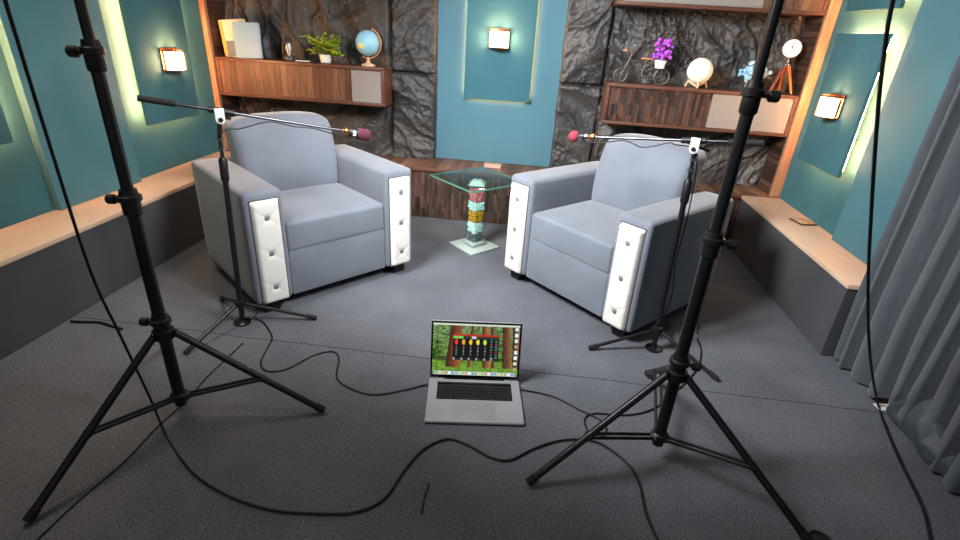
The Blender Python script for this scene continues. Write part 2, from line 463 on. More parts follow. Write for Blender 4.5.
bm = newbm(); box2(bm, (XL - .1, 3.80, 0), (XR + .1, 3.9, 2.7)); struct(obj('trim_1', bm, M['bench_front'], smooth=False))

# ------------------------------------------------------------------ benches
def bench(label, lo, hi, topm, frontm, front, group=None):
    t = thing('bench', label, 'bench', ((lo[0] + hi[0]) / 2, (lo[1] + hi[1]) / 2, 0))
    c = Vector(t.location)
    b = newbm(); box2(b, Vector((lo[0], lo[1], .348)) - c, Vector((hi[0], hi[1], .37)) - c, .002); obj('top_board', b, topm, t, ang=30)
    b = newbm()
    if front == 'x+': box2(b, Vector((lo[0], lo[1], .004)) - c, Vector((hi[0] - .006, hi[1], .3478)) - c)
    elif front == 'x-': box2(b, Vector((lo[0] + .006, lo[1] + .006, .004)) - c, Vector((hi[0], hi[1], .3478)) - c)
    else: box2(b, Vector((lo[0], lo[1] + .012, .004)) - c, Vector((hi[0], hi[1], .3478)) - c)
    obj('front_panel', b, frontm, t, smooth=False)
    return t
bench('long low bench with tan top and charcoal front along the left wall', (XL + .002, -.2, 0), (-1.985, 3.447, .37), M['bench_top'], M['bench_front'], 'x+')
rb = bench('low bench with tan top and charcoal front along the right wall', (1.39, 2.115, 0), (XR - .002, 3.447, .37), M['bench_top'], M['bench_front'], 'x-')
bb = bench('dark wood mosaic bench with brown top along the stone back wall', (XL + .002, 3.45, 0), (XR - .002, 3.798, .37), M['bench_wood_top'], M['bench_mosaic'], 'y')
cb = Vector(bb.location)
b = newbm(); box2(b, Vector((XL + .002, 3.4485, .345)) - cb, Vector((XR - .002, 3.456, .371)) - cb, .002); obj('edge_strip', b, M['walnut'], bb)

# ------------------------------------------------------------------ wall panels
def wide_panel(label, x0, x1, y0, y1, z1=2.5):
    b = newbm(); box2(b, (x0, y0, .371), (x1, y1, z1), .003)
    return tag(obj('wall_panel', b, M['teal'], ang=30), label, 'wall panel', 'wide teal fabric wall panels')
wide_panel('wide teal fabric panel standing on the left bench between two lit gaps', XL + .001, XL + .042, 2.065, 2.60)
wide_panel('wide teal fabric panel standing on the right bench beside the grey curtain', XR - .042, XR - .001, 1.75, 2.70)

def float_panel(name, label, wall, a0, a1, z0, z1, m, cat='wall panel', off=.07, group=None, led='led'):
    """panel held off the wall, light strips hidden behind its edges. wall: 'L','R','B' """
    if wall == 'L': P = lambda a, d, z: Vector((XL + d, a, z))
    elif wall == 'R': P = lambda a, d, z: Vector((XR - d, a, z))
    else: P = lambda a, d, z: Vector((a, YBP - d, z))
    o = P((a0 + a1) / 2, 0, z0)
    t = thing(name, label, cat, o, 0, group)
    def bx(b, A, B, bev=0):
        p, q = P(*A) - o, P(*B) - o
        box2(b, [min(p[i], q[i]) for i in range(3)], [max(p[i], q[i]) for i in range(3)], bev)
    b = newbm(); bx(b, (a0, off - .02, z0), (a1, off, z1), .002); obj('panel_board', b, m, t, ang=30)
    e = .010; w = .006; d0, d1 = off - .026, off - .0202
    b = newbm()
    bx(b, (a0 + .13, 0.001, z0 + .13), (a1 - .13, off - .0205, z1 - .13)); obj('spacer', b, M['bench_front'], t, smooth=False)
    for A, B in (((a0 + e, d0, z0 + .03), (a0 + e + w, d1, z1 - .02)), ((a1 - e - w, d0, z0 + .03), (a1 - e, d1, z1 - .02)),
                 ((a0 + .03, d0, z0 + e), (a1 - .03, d1, z0 + e + w)), ((a0 + .03, d0, z1 - e - w), (a1 - .03, d1, z1 - e))):
        b = newbm(); bx(b, A, B); obj('led_strip', b, M['led_dim' if A[2] == z0 + e else led], t, smooth=False)
    return t
YBP = 3.772
G = 'backlit dark teal panels'
float_panel('backlit_panel', 'dark teal backlit panel carrying the wall lamp on the left wall', 'L', 2.72, 3.19, .668, 1.357, M['teal_panel'])
float_panel('backlit_panel', 'dark teal backlit panel at the far left edge, without a lamp', 'L', 1.43, 1.925, .725, 1.40, M['teal_dark'])
float_panel('backlit_panel', 'dark teal backlit panel carrying the wall lamp on the right wall', 'R', 2.80, 3.265, .676, 1.357, M['teal_panel'])
float_panel('backlit_panel', 'dark teal backlit panel above the lamp panel on the right wall', 'R', 2.80, 3.265, 1.464, 2.1, M['teal_dark'])
# centre: a broad light teal panel set in the stone, a narrower one floating on it
b = newbm(); box2(b, (-.772, 3.773, .371), (.122, 3.799, 2.5), .004)
def wrinkle(o):
    pass
tag(obj('wall_panel', b, M['teal_light'], ang=30), 'broad light teal fabric panel in the middle of the stone wall', 'wall panel')
# ragged stone lips beside the centre panel are part of the stone; small panel with lamp:
float_panel('backlit_panel', 'narrow teal backlit panel carrying the square lamp in the middle wall', 'B', -.550, -.082, .822, 2.1, M['teal_mid'], off=.035, led='led_dim')

def sconce(label, wall, a, z, off):
    if wall == 'L': rz, base = pi / 2, Vector((XL + off, a, z))
    elif wall == 'R': rz, base = -pi / 2, Vector((XR - off, a, z))
    else: rz, base = 0, Vector((a, YBP - off, z))
    t = thing('wall_lamp', label, 'wall lamp', base, rz, None)
    # local: -y out of the wall
    w, h, d = .066, .056, .085
    def pt(r, th, z=0.): return Vector((r * w * sin(th), -.012 - (d - .012) * r * cos(th), z))
    def arc(r, a0=-90, a1=90, n=14): return [pt(r, radians(a0 + (a1 - a0) * i / n)) for i in range(n + 1)]
    def prism(bm, pts, z0, z1):
        A = [bm.verts.new(p + Vector((0, 0, z0))) for p in pts]; B = [bm.verts.new(p + Vector((0, 0, z1))) for p in pts]
        for i in range(len(pts)):
            j = (i + 1) % len(pts); bm.faces.new((A[i], A[j], B[j], B[i]))
        bm.faces.new(A[::-1]); bm.faces.new(B)
    b = newbm(); box2(b, (-w - .003, -.008, -h - .003), (w + .003, -.0005, h + .010), .002); obj('back_plate', b, M['bronze'], t, ang=30)
    b = newbm(); prism(b, arc(.92), -h + .008, h - .010); obj('diffuser', b, LAMP[wall], t, ang=30)
    b = newbm(); prism(b, arc(1.04), -h, -h + .0075); obj('bottom_plate', b, M['bronze'], t, ang=30)
    b = newbm(); prism(b, arc(.66), h - .0095, h - .004); obj('top_plate', b, M['bronze'], t, ang=30)
    b = newbm(); prism(b, arc(1.04) + arc(.97)[::-1], h - .009, h); obj('top_rim', b, M['bronze'], t, ang=30)
    for sg in (-1, 1):
        b = newbm(); prism(b, arc(1.03, sg * 79, sg * 89, 4) + arc(.96, sg * 79, sg * 89, 4)[::-1], -h + .008, h - .0095); obj('side_plate', b, M['bronze'], t, ang=30)
        b = newbm(); box(b, pt(1.0, radians(sg * 34), -.0005), (.004, .004, 2 * h - .018)); obj('frame_bar', b, M['bronze'], t)
    return t
sconce('glowing bronze wall lamp on the left wall panel', 'L', 2.99, 1.005, .0705)
sconce('glowing bronze wall lamp on the right wall panel', 'R', 3.035, 1.0, .0705)
sconce('glowing square wall lamp on the middle teal panel', 'B', -.322, 1.218, .0355)

# ------------------------------------------------------------------ shelf posts and wall shelves
def post(label, x0, x1, inner):
    t = thing('shelf_post', label, 'shelf post', ((x0 + x1) / 2, 3.6, .371))
    c = Vector(t.location)
    b = newbm(); box2(b, Vector((x0, 3.47, .3715)) - c, Vector((x1, 3.50, 2.4)) - c, .002); obj('front_board', b, M['post_wood'], t, ang=30)
    b = newbm(); box2(b, Vector((x0, 3.501, .3715)) - c, Vector((x1, 3.70, 2.4)) - c); obj('side_panel', b, M['side_slats'], t, smooth=False)
    return t
post('reddish wood upright carrying the shelf at the left wall', XL + .001, XL + .038, 1)
post('reddish wood upright carrying the shelves at the right wall', XR - .06, XR - .001, -1)

def shelf(label, x0, x1, z0, z1, fills, group='wall shelves with flap doors'):
    t = thing('wall_shelf', label, 'wall shelf', ((x0 + x1) / 2, 3.6, z0)); c = Vector(t.location)
    y0, y1, k = 3.49, 3.69, .02
    for nm, lo, hi in (('top_board', (x0, y0, z1 - k), (x1, y1, z1)), ('bottom_board', (x0, y0, z0), (x1, y1, z0 + k)),
                       ('end_board', (x0, y0 + .0005, z0 + k), (x0 + k, y1, z1 - k)), ('end_board', (x1 - k, y0 + .0005, z0 + k), (x1, y1, z1 - k))):
        b = newbm(); box2(b, Vector(lo) - c, Vector(hi) - c, .0015); obj(nm, b, M['walnut'], t, ang=30)
    for nm, xa, xb, mm in fills:
        b = newbm(); box2(b, Vector((xa, y0 + .012, z0 + k + .001)) - c, Vector((xb, y1 - .02, z1 - k - .001)) - c, .001)
        obj(nm, b, M[mm], t, smooth=False)
    return t
LX0 = XL + .04
shelf('walnut box shelf with plank front and small grey flap on the left', LX0, -1.055, .755, 1.003,
      [('plank_front', LX0 + .021, -1.287, 'slats'), ('flap_door', -1.285, -1.0765, 'door_grey')])
RX1 = XR - .062
shelf('walnut box shelf with dark mosaic front and wide grey flap, carrying the bicycle', .412, RX1, .758, 1.008,
      [('mosaic_front', .433, 1.070, 'mosaic'), ('flap_door', 1.072, RX1 - .021, 'door_grey')])
shelf('upper walnut box shelf with grey flap at the top right edge of the picture', .392, RX1, 1.452, 1.70,
      [('flap_door', .413, 1.228, 'door_grey'), ('plank_front', 1.23, RX1 - .021, 'slats')])

# ------------------------------------------------------------------ armchairs
def tufted(bm, w, h, x0, z0, y0, depth=.022, btn=(.16, .5, .84)):
    nx, nz = 20, 70
    def d(u, v):
        e = min(1, min(u, 1 - u) / .14) ; e2 = min(1, min(v, 1 - v) / .035)
        p = depth * (e * (2 - e)) ** .5 * (e2 * (2 - e2)) ** .5
        X, Z = (u - .5) * w, v * h
        for bt in btn:
            bz = bt * h; r = math.hypot(X, Z - bz)
            p -= .010 * exp(-(r / .014) ** 2)
            for sg in (1, -1):
                for tz in (1, -1):
                    # a pleat running from the button to the panel edge
                    L = Vector((sg * w / 2, tz * .05)); n = Vector((-L.y, L.x)).normalized()
                    q = Vector((X, Z - bz)); tt = q.dot(L) / L.dot(L)
                    if 0 < tt < 1.1: p -= .004 * exp(-((q.dot(n)) / .003) ** 2) * (1 - .4 * tt)
        return max(p, .001)
    grid_mesh(bm, nx, nz, lambda u, v: Vector((x0 + u * w, y0 - d(u, v), z0 + v * h)))

def armchair(label, loc, rz):
    t = thing('armchair', label, 'armchair', loc, rz, 'grey velvet armchairs')
    W, D, ZB, ZA, AW = .872, .70, .06, .594, .172
    for s in (-1, 1):
        x0, x1 = (-W / 2, -W / 2 + AW) if s < 0 else (W / 2 - AW, W / 2)
        b = newbm(); cushion(b, (x0, .0, ZB), (x1, D, ZA), .02, (.004, .002, .006), n=14); obj('arm', b, M['velvet'], t, ang=60)
        pw = .122; px = (x0 + x1) / 2 - pw / 2; pz, ph = .066, .492
        b = newbm(); box2(b, (px - .005, -.004, pz - .005), (px + pw + .005, .012, pz + ph + .005), .004); obj('panel_piping', b, M['dark_piping'], t)
        b = newbm(); tufted(b, pw, ph, px, pz, -.003); pn = obj('tufted_panel', b, M['leather'], t, ang=180)
        for bt in (.16, .5, .84):
            b = newbm(); ball(b, (px + pw / 2, -.0165, pz + bt * ph), .0135, 14, (1, .5, 1)); obj('button', b, M['button'], pn)
    ix = W / 2 - AW
    b = newbm(); cushion(b, (-ix + .001, .012, ZB), (ix - .001, .60, .292), .007, (0, .003, 0), n=10); obj('seat_base', b, M['velvet'], t, ang=60)
    b = newbm(); cushion(b, (-ix + .002, .008, .286), (ix - .002, .56, .428), .014, (0, .003, .016), n=16); obj('seat_cushion', b, M['velvet'], t, ang=60)
    def lean(p, h):
        k = (p.z + h.z) / (2 * h.z)
        p = p.copy(); p.y += .075 * k - .03 * sin(k * pi)
        ex = abs(p.x) / h.x
        if k > .5: p.z -= .022 * ex ** 3 * (k - .5) * 2
        return p
    b = newbm(); cushion(b, (-ix - .004, .46, .40), (ix + .004, .625, .805), .045, (0, .012, .006), n=18, shape=lean); obj('backrest', b, M['velvet'], t, ang=60)
    b = newbm(); cushion(b, (-ix + .001, .60, ZB), (ix - .001, D - .004, .60), .02, n=8); obj('back_panel', b, M['velvet'], t, ang=60)
    for sx in (-1, 1):
        for yy in (.06, D - .07):
            b = newbm(); box(b, (sx * (W / 2 - .075), yy, .031), (.07, .07, .060), .004); obj('foot', b, M['foot'], t)
    return t
armchair('grey velvet armchair with white tufted arm fronts, left of the glass table', (-.915, 2.232, 0), .87)
armchair('grey velvet armchair with white tufted arm fronts, right of the glass table', (.192, 2.32, 0), -.776)

# ------------------------------------------------------------------ glass side table
t = thing('side_table', 'square green glass side table with pebble filled column between the armchairs', 'side table', (-.336, 3.008, 0), .80)
b = newbm(); box(b, (0, 0, .007), (.235, .235, .012), .003); obj('base_plate', b, M['frost'], t)
hw = .043
b = newbm()
for dx, dy, sx, sy in ((0, -hw, 2 * hw + .006, .006), (0, hw, 2 * hw + .006, .006), (-hw, 0, .006, 2 * hw - .0061), (hw, 0, .006, 2 * hw - .0061)):
    box(b, (dx, dy, .21), (sx, sy, .392), .0008)
obj('glass_column', b, M['pane'], t, smooth=False)
random.seed(3)
layers = [('dark_petal', .045, .10), ('aqua_petal', .102, .17), ('gold_petal', .172, .245), ('aqua_petal', .247, .304), ('red_petal', .306, .395)]
for mm, z0, z1 in layers:
    b = newbm()
    box2(b, (-.033, -.033, z0 + .002), (.033, .033, z1 - .002), .004)
    for _ in range(95):
        a = random.choice((-1, 1)) * random.uniform(.0305, .034); c_ = random.uniform(-.033, .033); zz = random.uniform(z0, z1)
        p = (a, c_, zz) if random.random() < .5 else (c_, a, zz)
        ball(b, p, random.uniform(.0045, .0075), 6, (1, 1, .8))
    obj('pebble_layer', b, M[mm], t)['kind'] = 'stuff'
b = newbm(); box(b, (0, 0, .03), (.098, .098, .022), .003); obj('column_foot', b, M['frost'], t)
b = newbm(); lathe(b, [(.062, .4065), (.070, .414), (.036, .4385), (0, .4385)], n=4); obj('top_collar', b, M['frost'], t, smooth=False)
b = newbm(); box(b, (0, 0, .445), (.415, .415, .011), .002); obj('glass_top', b, M['glass'], t)
b = newbm()
for k in range(4):
    a = k * pi / 2
    box(b, (0, -.2082, .445), (.4145, .0012, .0105), 0, mtx=Matrix.Rotation(a, 4, 'Z'))
obj('polished_edge', b, M['glass_edge'], t, smooth=False)

# ------------------------------------------------------------------ tripod light stands
def light_stand(label, c, feet_ang, r_foot, knob_ang, z_hub=.345, z_low=.095):
    t = thing('light_stand', label, 'light stand', (c[0], c[1], 0), 0, 'tall tripod light stands')
    for nm, z0, z1, r in (('lower_tube', .06, .80, .0185), ('middle_tube', .80, 1.175, .0155), ('upper_tube', 1.175, 1.90, .0125)):
        b = newbm(); cyl(b, (0, 0, z0), (0, 0, z1), r, n=20); obj(nm, b, M['black_metal'], t)
    for z, r in ((.385, .024), (.785, .0245), (1.165, .0215)):
        b = newbm(); lathe(b, [(r * .82, -.045), (r, -.04), (r, -.005), (r * 1.25, -.002), (r * 1.25, .012), (r, .016), (r * .9, .03)], (0, 0, z))
        k = obj('collar', b, M['black_plastic'], t)
        ka = knob_ang; d = Vector((cos(ka), sin(ka), 0))
        b = newbm(); cyl(b, Vector((0, 0, z)) + d * r * .9, Vector((0, 0, z)) + d * (r + .014), .006, n=10)
        lathe(b, [(.010, 0), (.014, .004), (.014, .022), (.010, .026)], Vector((0, 0, z)) + d * (r + .012), d, n=12)
        obj('knob', b, M['black_plastic'], k)
    b = newbm(); lathe(b, [(.021, -.02), (.032, -.015), (.032, .012), (.022, .018)], (0, 0, z_hub)); hub = obj('leg_hub', b, M['black_plastic'], t)
    b = newbm(); lathe(b, [(.021, -.012), (.027, -.009), (.027, .009), (.021, .014)], (0, 0, z_low)); obj('brace_hub', b, M['black_plastic'], t)
    for a in feet_ang:
        d = Vector((cos(a), sin(a), 0)); n = Vector((-sin(a), cos(a), 0))
        p0 = d * .036 + Vector((0, 0, z_hub)); p1 = d * r_foot + Vector((0, 0, .014))
        b = newbm(); cyl(b, p0, p1, .0115, n=14); leg = obj('leg', b, M['black_metal'], t)
        e = (p1 - p0).normalized()
        b = newbm(); cyl(b, p1 - e * .03, p1 + e * .002, .0135, n=14); obj('rubber_tip', b, M['black_rubber'], leg)
        b = newbm(); box(b, d * .034 + Vector((0, 0, z_hub)), (.012, .012, .028), .002); obj('leg_bracket', b, M['black_metal'], leg)
        # double flat brace from the lower hub up to mid leg
        q1 = p0.lerp(p1, .56)
        b = newbm()
        for s in (-1, 1):
            cyl(b, d * .024 + n * .010 * s + Vector((0, 0, z_low)), q1 + n * .010 * s, .0052, n=8)
        cyl(b, q1 - n * .015, q1 + n * .015, .006, n=8)
        obj('brace', b, M['black_metal'], t)
        b = newbm(); cyl(b, d * .026 - n * .016 + Vector((0, 0, z_low)), d * .026 + n * .016 + Vector((0, 0, z_low)), .007, n=10); obj('brace_pivot', b, M['dark_chrome'], t)
    return t
light_stand('tall black tripod light stand on the carpet in front of the left armchair', (-1.115, 1.238), [radians(k) for k in (253, 13, 133)], .468, radians(190))
light_stand('tall black tripod light stand on the carpet in front of the right armchair', (.50, 1.342), [radians(k) for k in (205, 83, 325)], .462, radians(-12))

# ------------------------------------------------------------------ microphone stands, microphones
def mic_stand(label, base, top, legs, boom_rear, boom_front, group='boom microphone stands'):
    t = thing('microphone_stand', label, 'microphone stand', base, 0, group)
    o = Vector(base); top = Vector(top) - o
    B = lambda f: top * f
    b = newbm(); lathe(b, [(.032, .0), (.036, .003), (.036, .010), (.02, .018), (.013, .02)], (0, 0, .0)); obj('base_disc', b, M['dark_chrome'], t)
    ax = top.normalized()
    zc = .80
    b = newbm(); cyl(b, ax * .01, B(zc), .0115, n=16); obj('lower_tube', b, M['black_metal'], t)
    b = newbm(); cyl(b, B(zc), B(.965), .0075, n=12); obj('upper_tube', b, M['black_metal'], t)
    b = newbm(); lathe(b, [(.012, -.06), (.0165, -.05), (.0165, .03), (.011, .04)], B(zc), ax); obj('height_clutch', b, M['black_plastic'], t)
    b = newbm(); lathe(b, [(.0135, 0), (.0135, .012)], B(zc + .075), ax); lathe(b, [(.0125, 0), (.0125, .008)], B(zc + .12), ax); obj('ring', b, M['chrome'], t)
    b = newbm(); lathe(b, [(.014, -.02), (.024, -.014), (.024, .012), (.014, .016)], ax * .105, ax); obj('leg_hub', b, M['black_plastic'], t)
    for a, r in legs:
        d = Vector((cos(a), sin(a), 0)); p0 = d * .022 + Vector((0, 0, .10)); p1 = d * r + Vector((0, 0, .0105))
        b = newbm(); cyl(b, p0, p1, .0078, n=12); lg = obj('leg', b, M['black_metal'], t)
        e = (p1 - p0).normalized()
        b = newbm(); cyl(b, p1 - e * .045, p1, .0103, n=12); obj('rubber_tip', b, M['black_rubber'], lg)
    r0, f0 = Vector(boom_rear) - o, Vector(boom_front) - o
    bd = (f0 - r0).normalized()
    b = newbm(); cyl(b, r0 + bd * .06, f0, .0058, n=12); obj('boom_rod', b, M['dark_chrome'], t)
    b = newbm(); cyl(b, r0, r0 + bd * .115, .0112, n=14); obj('boom_grip', b, M['black_rubber'], t)
    # clamp: black sleeve on the boom and a pale plate with its screw
    k = top.lerp(r0 + bd * (top - r0).dot(bd), 1.)
    b = newbm(); cyl(b, k - bd * .035, k + bd * .055, .0125, n=14); obj('boom_sleeve', b, M['black_plastic'], t)
    d, u, v = basis(bd); side = Vector((bd.y, -bd.x, 0)).normalized()
    if (CAM - (k + o)).dot(side) < 0: side = -side
    hd = Vector((side.y, -side.x, 0))
    b = newbm()
    pts = [(-.0165, .012), (.0165, .012), (.0165, -.030)] + [(.0165 * cos(q), -.030 - .0165 * sin(q)) for q in [pi * i / 10 for i in range(1, 10)]] + [(-.0165, -.030)]
    F = [b.verts.new(k + hd * x + Vector((0, 0, z)) + side * .020) for x, z in pts]; K = [b.verts.new(k + hd * x + Vector((0, 0, z)) + side * .0128) for x, z in pts]
    b.faces.new(F); b.faces.new(K[::-1])
    for i in range(len(pts)):
        j = (i + 1) % len(pts); b.faces.new((F[i], K[i], K[j], F[j]))
    cp = obj('clamp_plate', b, M['grey_plastic'], t, ang=30); cp['label'] = 'pale grey clamp plate'
    b = newbm(); cyl(b, k + side * .018 + Vector((0, 0, -.03)), k + side * .025 + Vector((0, 0, -.03)), .0085, n=14); obj('clamp_screw', b, M['black_plastic'], cp)
    b = newbm(); q = k - side * .01 + Vector((0, 0, -.03)); cyl(b, q + side * .02, q - side * .03, .0075, n=10); cyl(b, q - side * .028, q - side * .03 - hd * .045 + Vector((0, 0, -.008)), .0045, n=8); obj('clamp_handle', b, M['black_plastic'], t)
    # neck between tube and clamp
    b = newbm(); cyl(b, B(.93), k - Vector((0, 0, .03)), .0095, n=12); obj('neck', b, M['black_plastic'], t)
    return t
Lbase, Ltop = (-1.248, 1.843, 0), (-1.223, 1.864, .897)
Rbase, Rtop = (.621, 2.014, 0), (.601, 2.026, .934)
Lr, Lf, Lm = (-1.411, 1.707, .986), (-.842, 2.184, .834), (-.754, 2.258, .806)
Rr, Rf, Rmm = (.795, 1.913, .964), (.239, 2.234, .883), (.146, 2.288, .870)
def ang(p, q): return atan2(q[1] - p[1], q[0] - p[0])
mic_stand('black boom microphone stand in front of the left armchair', Lbase, Ltop, [(radians(17), .325), (radians(252), .29), (radians(140), .27)], Lr, Lf)
mic_stand('black boom microphone stand in front of the right armchair', Rbase, Rtop, [(ang(Rbase, (.322, 1.945)), .305), (ang(Rbase, (.85, 1.816)), .30), (radians(62), .26)], Rr, Rf)

def microphone(label, a, bpt, foam, style):
    a = Vector(a); bpt = Vector(bpt); d = (bpt - a).normalized()
    t = thing('microphone', label, 'microphone', a)
    L = (bpt - a).length
    z = Vector((0, 0, 0)); o = d * .004
    b = newbm(); lathe(b, [(.010, -.012), (.016, -.008), (.018, .004), (.014, .012), (.009, .016)], o, d, 14); obj('clip_knob', b, M['brass'], t)
    if style == 0:
        b = newbm(); lathe(b, [(.008, .014), (.017, .018), (.021, .024), (.021, L * .48), (.018, L * .5)], z, d, 18); body = obj('body', b, M['black_plastic'], t)
        s = Vector((d.y, -d.x, 0)).normalized()
        if (CAM - a).dot(s) < 0: s = -s
        b = newbm(); box(b, d * L * .30 + s * .0205, (.016, .006, .022), .002, mtx=None); obj('switch_plate', b, M['grey_plastic'], body)
        b = newbm(); lathe(b, [(.02, L * .45), (.024, L * .47), (.026, L * .55), (.026, L * .92), (.022, L * .96), (0, L * .97)], z, d, 20); obj('foam_cover', b, M[foam], t)
    else:
        b = newbm(); lathe(b, [(.007, .014), (.013, .02), (.0145, .03), (.0165, L * .62), (.014, L * .66)], z, d, 18); body = obj('body', b, M['chrome'], t)
        b = newbm(); lathe(b, [(.018, L * .36), (.018, L * .46)], z, d, 18); obj('clip_ring', b, M['black_plastic'], body)
        b = newbm(); ball(b, d * (L * .86), .0245, 20); obj('foam_cover', b, M[foam], t)
    return t
microphone('black microphone with maroon foam at the boom tip before the left armchair', Lf, Lm, 'foam_dark', 0)
microphone('silver microphone with round red foam at the boom tip before the right armchair', Rf, Rmm, 'foam_red', 1)

# ------------------------------------------------------------------ laptop
la = radians(7.9); LO = Vector((-.294, 1.353, 0))
t = thing('laptop', 'open silver laptop with forest wallpaper lying on the carpet', 'laptop', LO, la)
Wl, Dl = .357, .247
b = newbm(); box2(b, (0, 0, .003), (Wl, Dl, .016), .006, 3); base = obj('base', b, M['alu'], t)
b = newbm(); box2(b, (.035, .118, .0152), (Wl - .035, .222, .0163), .0004); kb = obj('keyboard', b, M['bezel'], base)
rows = [14, 14, 14, 13, 12, 9]
for r_, n_ in enumerate(rows):
    y1 = .220 - r_ * .0172
    hgt = .0085 if r_ == 0 else .0148
    x = .037; tot = Wl - .074
    ws = [1.] * n_
    if r_ in (1, 2): ws[-1 if r_ == 1 else 0] = 1.5
    if r_ == 3: ws[0] = ws[-1] = 1.7
    if r_ == 4: ws[0] = ws[-1] = 2.1
    if r_ == 5: ws = [1, 1, 1, 1.25, 5.2, 1.25, 1, 1, 1]
    sw = sum(ws)
    for w_ in ws:
        kw = w_ / sw * tot
        b = newbm(); box2(b, (x + .0012, y1 - hgt, .0163), (x + kw - .0012, y1, .0176), .0005, 1); obj('key', b, M['key'], kb, smooth=False)
        x += kw
b = newbm(); box2(b, (.098, .012, .0158), (.254, .108, .0164), .0004); obj('trackpad', b, M['trackpad'], base)
th = radians(13); ly, lz = sin(th), cos(th); H = .240
lm = Matrix.Translation((0, Dl - .004, .016)) @ Matrix.Rotation(-th, 4, 'X')
b = newbm(); box2(b, (.001, 0, .002), (Wl - .001, .006, H), .0025, 2, mtx=lm); lid = obj('lid', b, M['alu'], t)
b = newbm(); box2(b, (.003, -.0008, .004), (Wl - .003, .0005, H - .003), 0, mtx=lm); obj('screen_bezel', b, M['bezel'], lid, smooth=False)
b = newbm(); cyl(b, (.06, Dl - .003, .013), (Wl - .06, Dl - .003, .013), .006); obj('hinge', b, M['bezel'], t)
# the picture on the display: forest wallpaper, a dark mixer window, dock
NXp, NYp = 132, 84
def px(u, v):
    """u right, v up, 0..1 -> sRGB"""
    n1 = noise.noise(Vector((u * 9, v * 9, 1))); n2 = noise.noise(Vector((u * 30, v * 30, 5)))
    c = Vector((.30, .44, .18)) + Vector((.22, .22, .16)) * n1 + Vector((.24, .25, .14)) * n2
    if v > .45:
        k = min(1, (v - .45) * 2.2); c = c.lerp(Vector((.50, .58, .42)) + Vector((.35, .35, .3)) * n2, .6 * k)
    if v < .30: c = Vector((.40, .56, .18)) + Vector((.15, .17, .07)) * n2 + Vector((.08, .12, .05)) * n1
    if .28 < v < .36: c = Vector((.22, .30, .12)) + Vector((.1, .1, .05)) * n2
    for x0, w0, col in ((.25, .075, (.43, .24, .14)), (.62, .045, (.50, .32, .20)), (.86, .05, (.40, .26, .17)), (.70, .018, (.34, .24, .15)), (.44, .02, (.40, .28, .18)), (.97, .04, (.36, .26, .18))):
        cx_ = x0 + (v - .5) * .04 * (1 if x0 < .5 else -1)
        if abs(u - cx_) < w0 * (1.15 - .25 * v) and v > .16:
            s = (u - cx_) / w0
            c = Vector(col) * (1 + .45 * s) + Vector((.09, .07, .05)) * noise.noise(Vector((u * 60, v * 5, 2)))
    if v > .965: c = Vector((.80, .86, .78))
    if v < .075 and .02 < u < .98:
        c = Vector((.78, .84, .78)); q = (u * 26) % 1
        if q < .72 and .015 < v < .06: c = [Vector((.35, .6, .9)), Vector((.95, .95, .95)), Vector((.9, .5, .3)), Vector((.5, .8, .5)), Vector((.85, .8, .5)), Vector((.6, .6, .65))][int(u * 26) * 5 % 6]
    if u > .93 and v > .12:
        q = (v * 9) % 1
        if .945 < u < .985 and q < .6: c = [Vector((.9, .9, .92)), Vector((.75, .62, .5)), Vector((.85, .88, .9)), Vector((.95, .95, .95))][int(v * 9) % 4]
    if .235 < u < .765 and .30 < v < .80:
        a, w = (u - .235) / .53, (v - .30) / .50
        c = Vector((.05, .06, .07))
        if w > .93: c = Vector((.75, .16, .12))
        elif w > .84:
            c = Vector((.15, .2, .15))
            if a < .22: c = Vector((.45, .8, .35))
            elif .4 < a < .5: c = Vector((.8, .8, .8))
        elif w < .09:
            c = Vector((.12, .12, .12))
            if (a * 6) % 1 < .25: c = Vector((.6, .6, .6))
        elif a < .78:
            q = a / .78 * 5; i = int(q); s = q % 1
            if (s - .45) ** 2 / .05 + (w - .70) ** 2 / .011 < 1: c = [Vector((.95, .22, .15)), Vector((.95, .62, .15)), Vector((.95, .78, .2)), Vector((.92, .85, .25)), Vector((.75, .88, .3))][i]
            elif .36 < s < .56 and .18 < w < .52 and (w * 12) % 1 < .5: c = Vector((.62, .62, .6))
        else:
            q = (a - .78) / .22 * 2
            if .25 < q % 1 < .7 and (w * 10) % 1 < .55: c = [Vector((.55, .25, .22)), Vector((.3, .55, .42)), Vector((.35, .4, .5))][int(w * 10) % 3]
    return [max(0, min(1, k)) for k in c]
b = newbm(); cl = b.loops.layers.float_color.new('picture')
x0, x1, z0, z1 = .010, Wl - .010, .017, H - .010
V = [[b.verts.new(lm @ Vector((x0 + (x1 - x0) * i / NXp, -.0012, z0 + (z1 - z0) * j / NYp))) for j in range(NYp + 1)] for i in range(NXp + 1)]
for i in range(NXp):
    for j in range(NYp):
        fc = b.faces.new((V[i][j], V[i + 1][j], V[i + 1][j + 1], V[i][j + 1]))
        cc = (*lin(px((i + .5) / NXp, (j + .5) / NYp)), 1)
        for lp in fc.loops: lp[cl] = cc
dm = bpy.data.materials.new('display_picture'); dm.use_nodes = True
nt = dm.node_tree; pb = nt.nodes['Principled BSDF']
at = nt.nodes.new('ShaderNodeAttribute'); at.attribute_name = 'picture'
pb.inputs['Base Color'].default_value = (.01, .01, .01, 1); pb.inputs['Roughness'].default_value = .15
nt.links.new(at.outputs['Color'], pb.inputs['Emission Color']); pb.inputs['Emission Strength'].default_value = 1.
disp = obj('display', b, dm, lid, smooth=False)

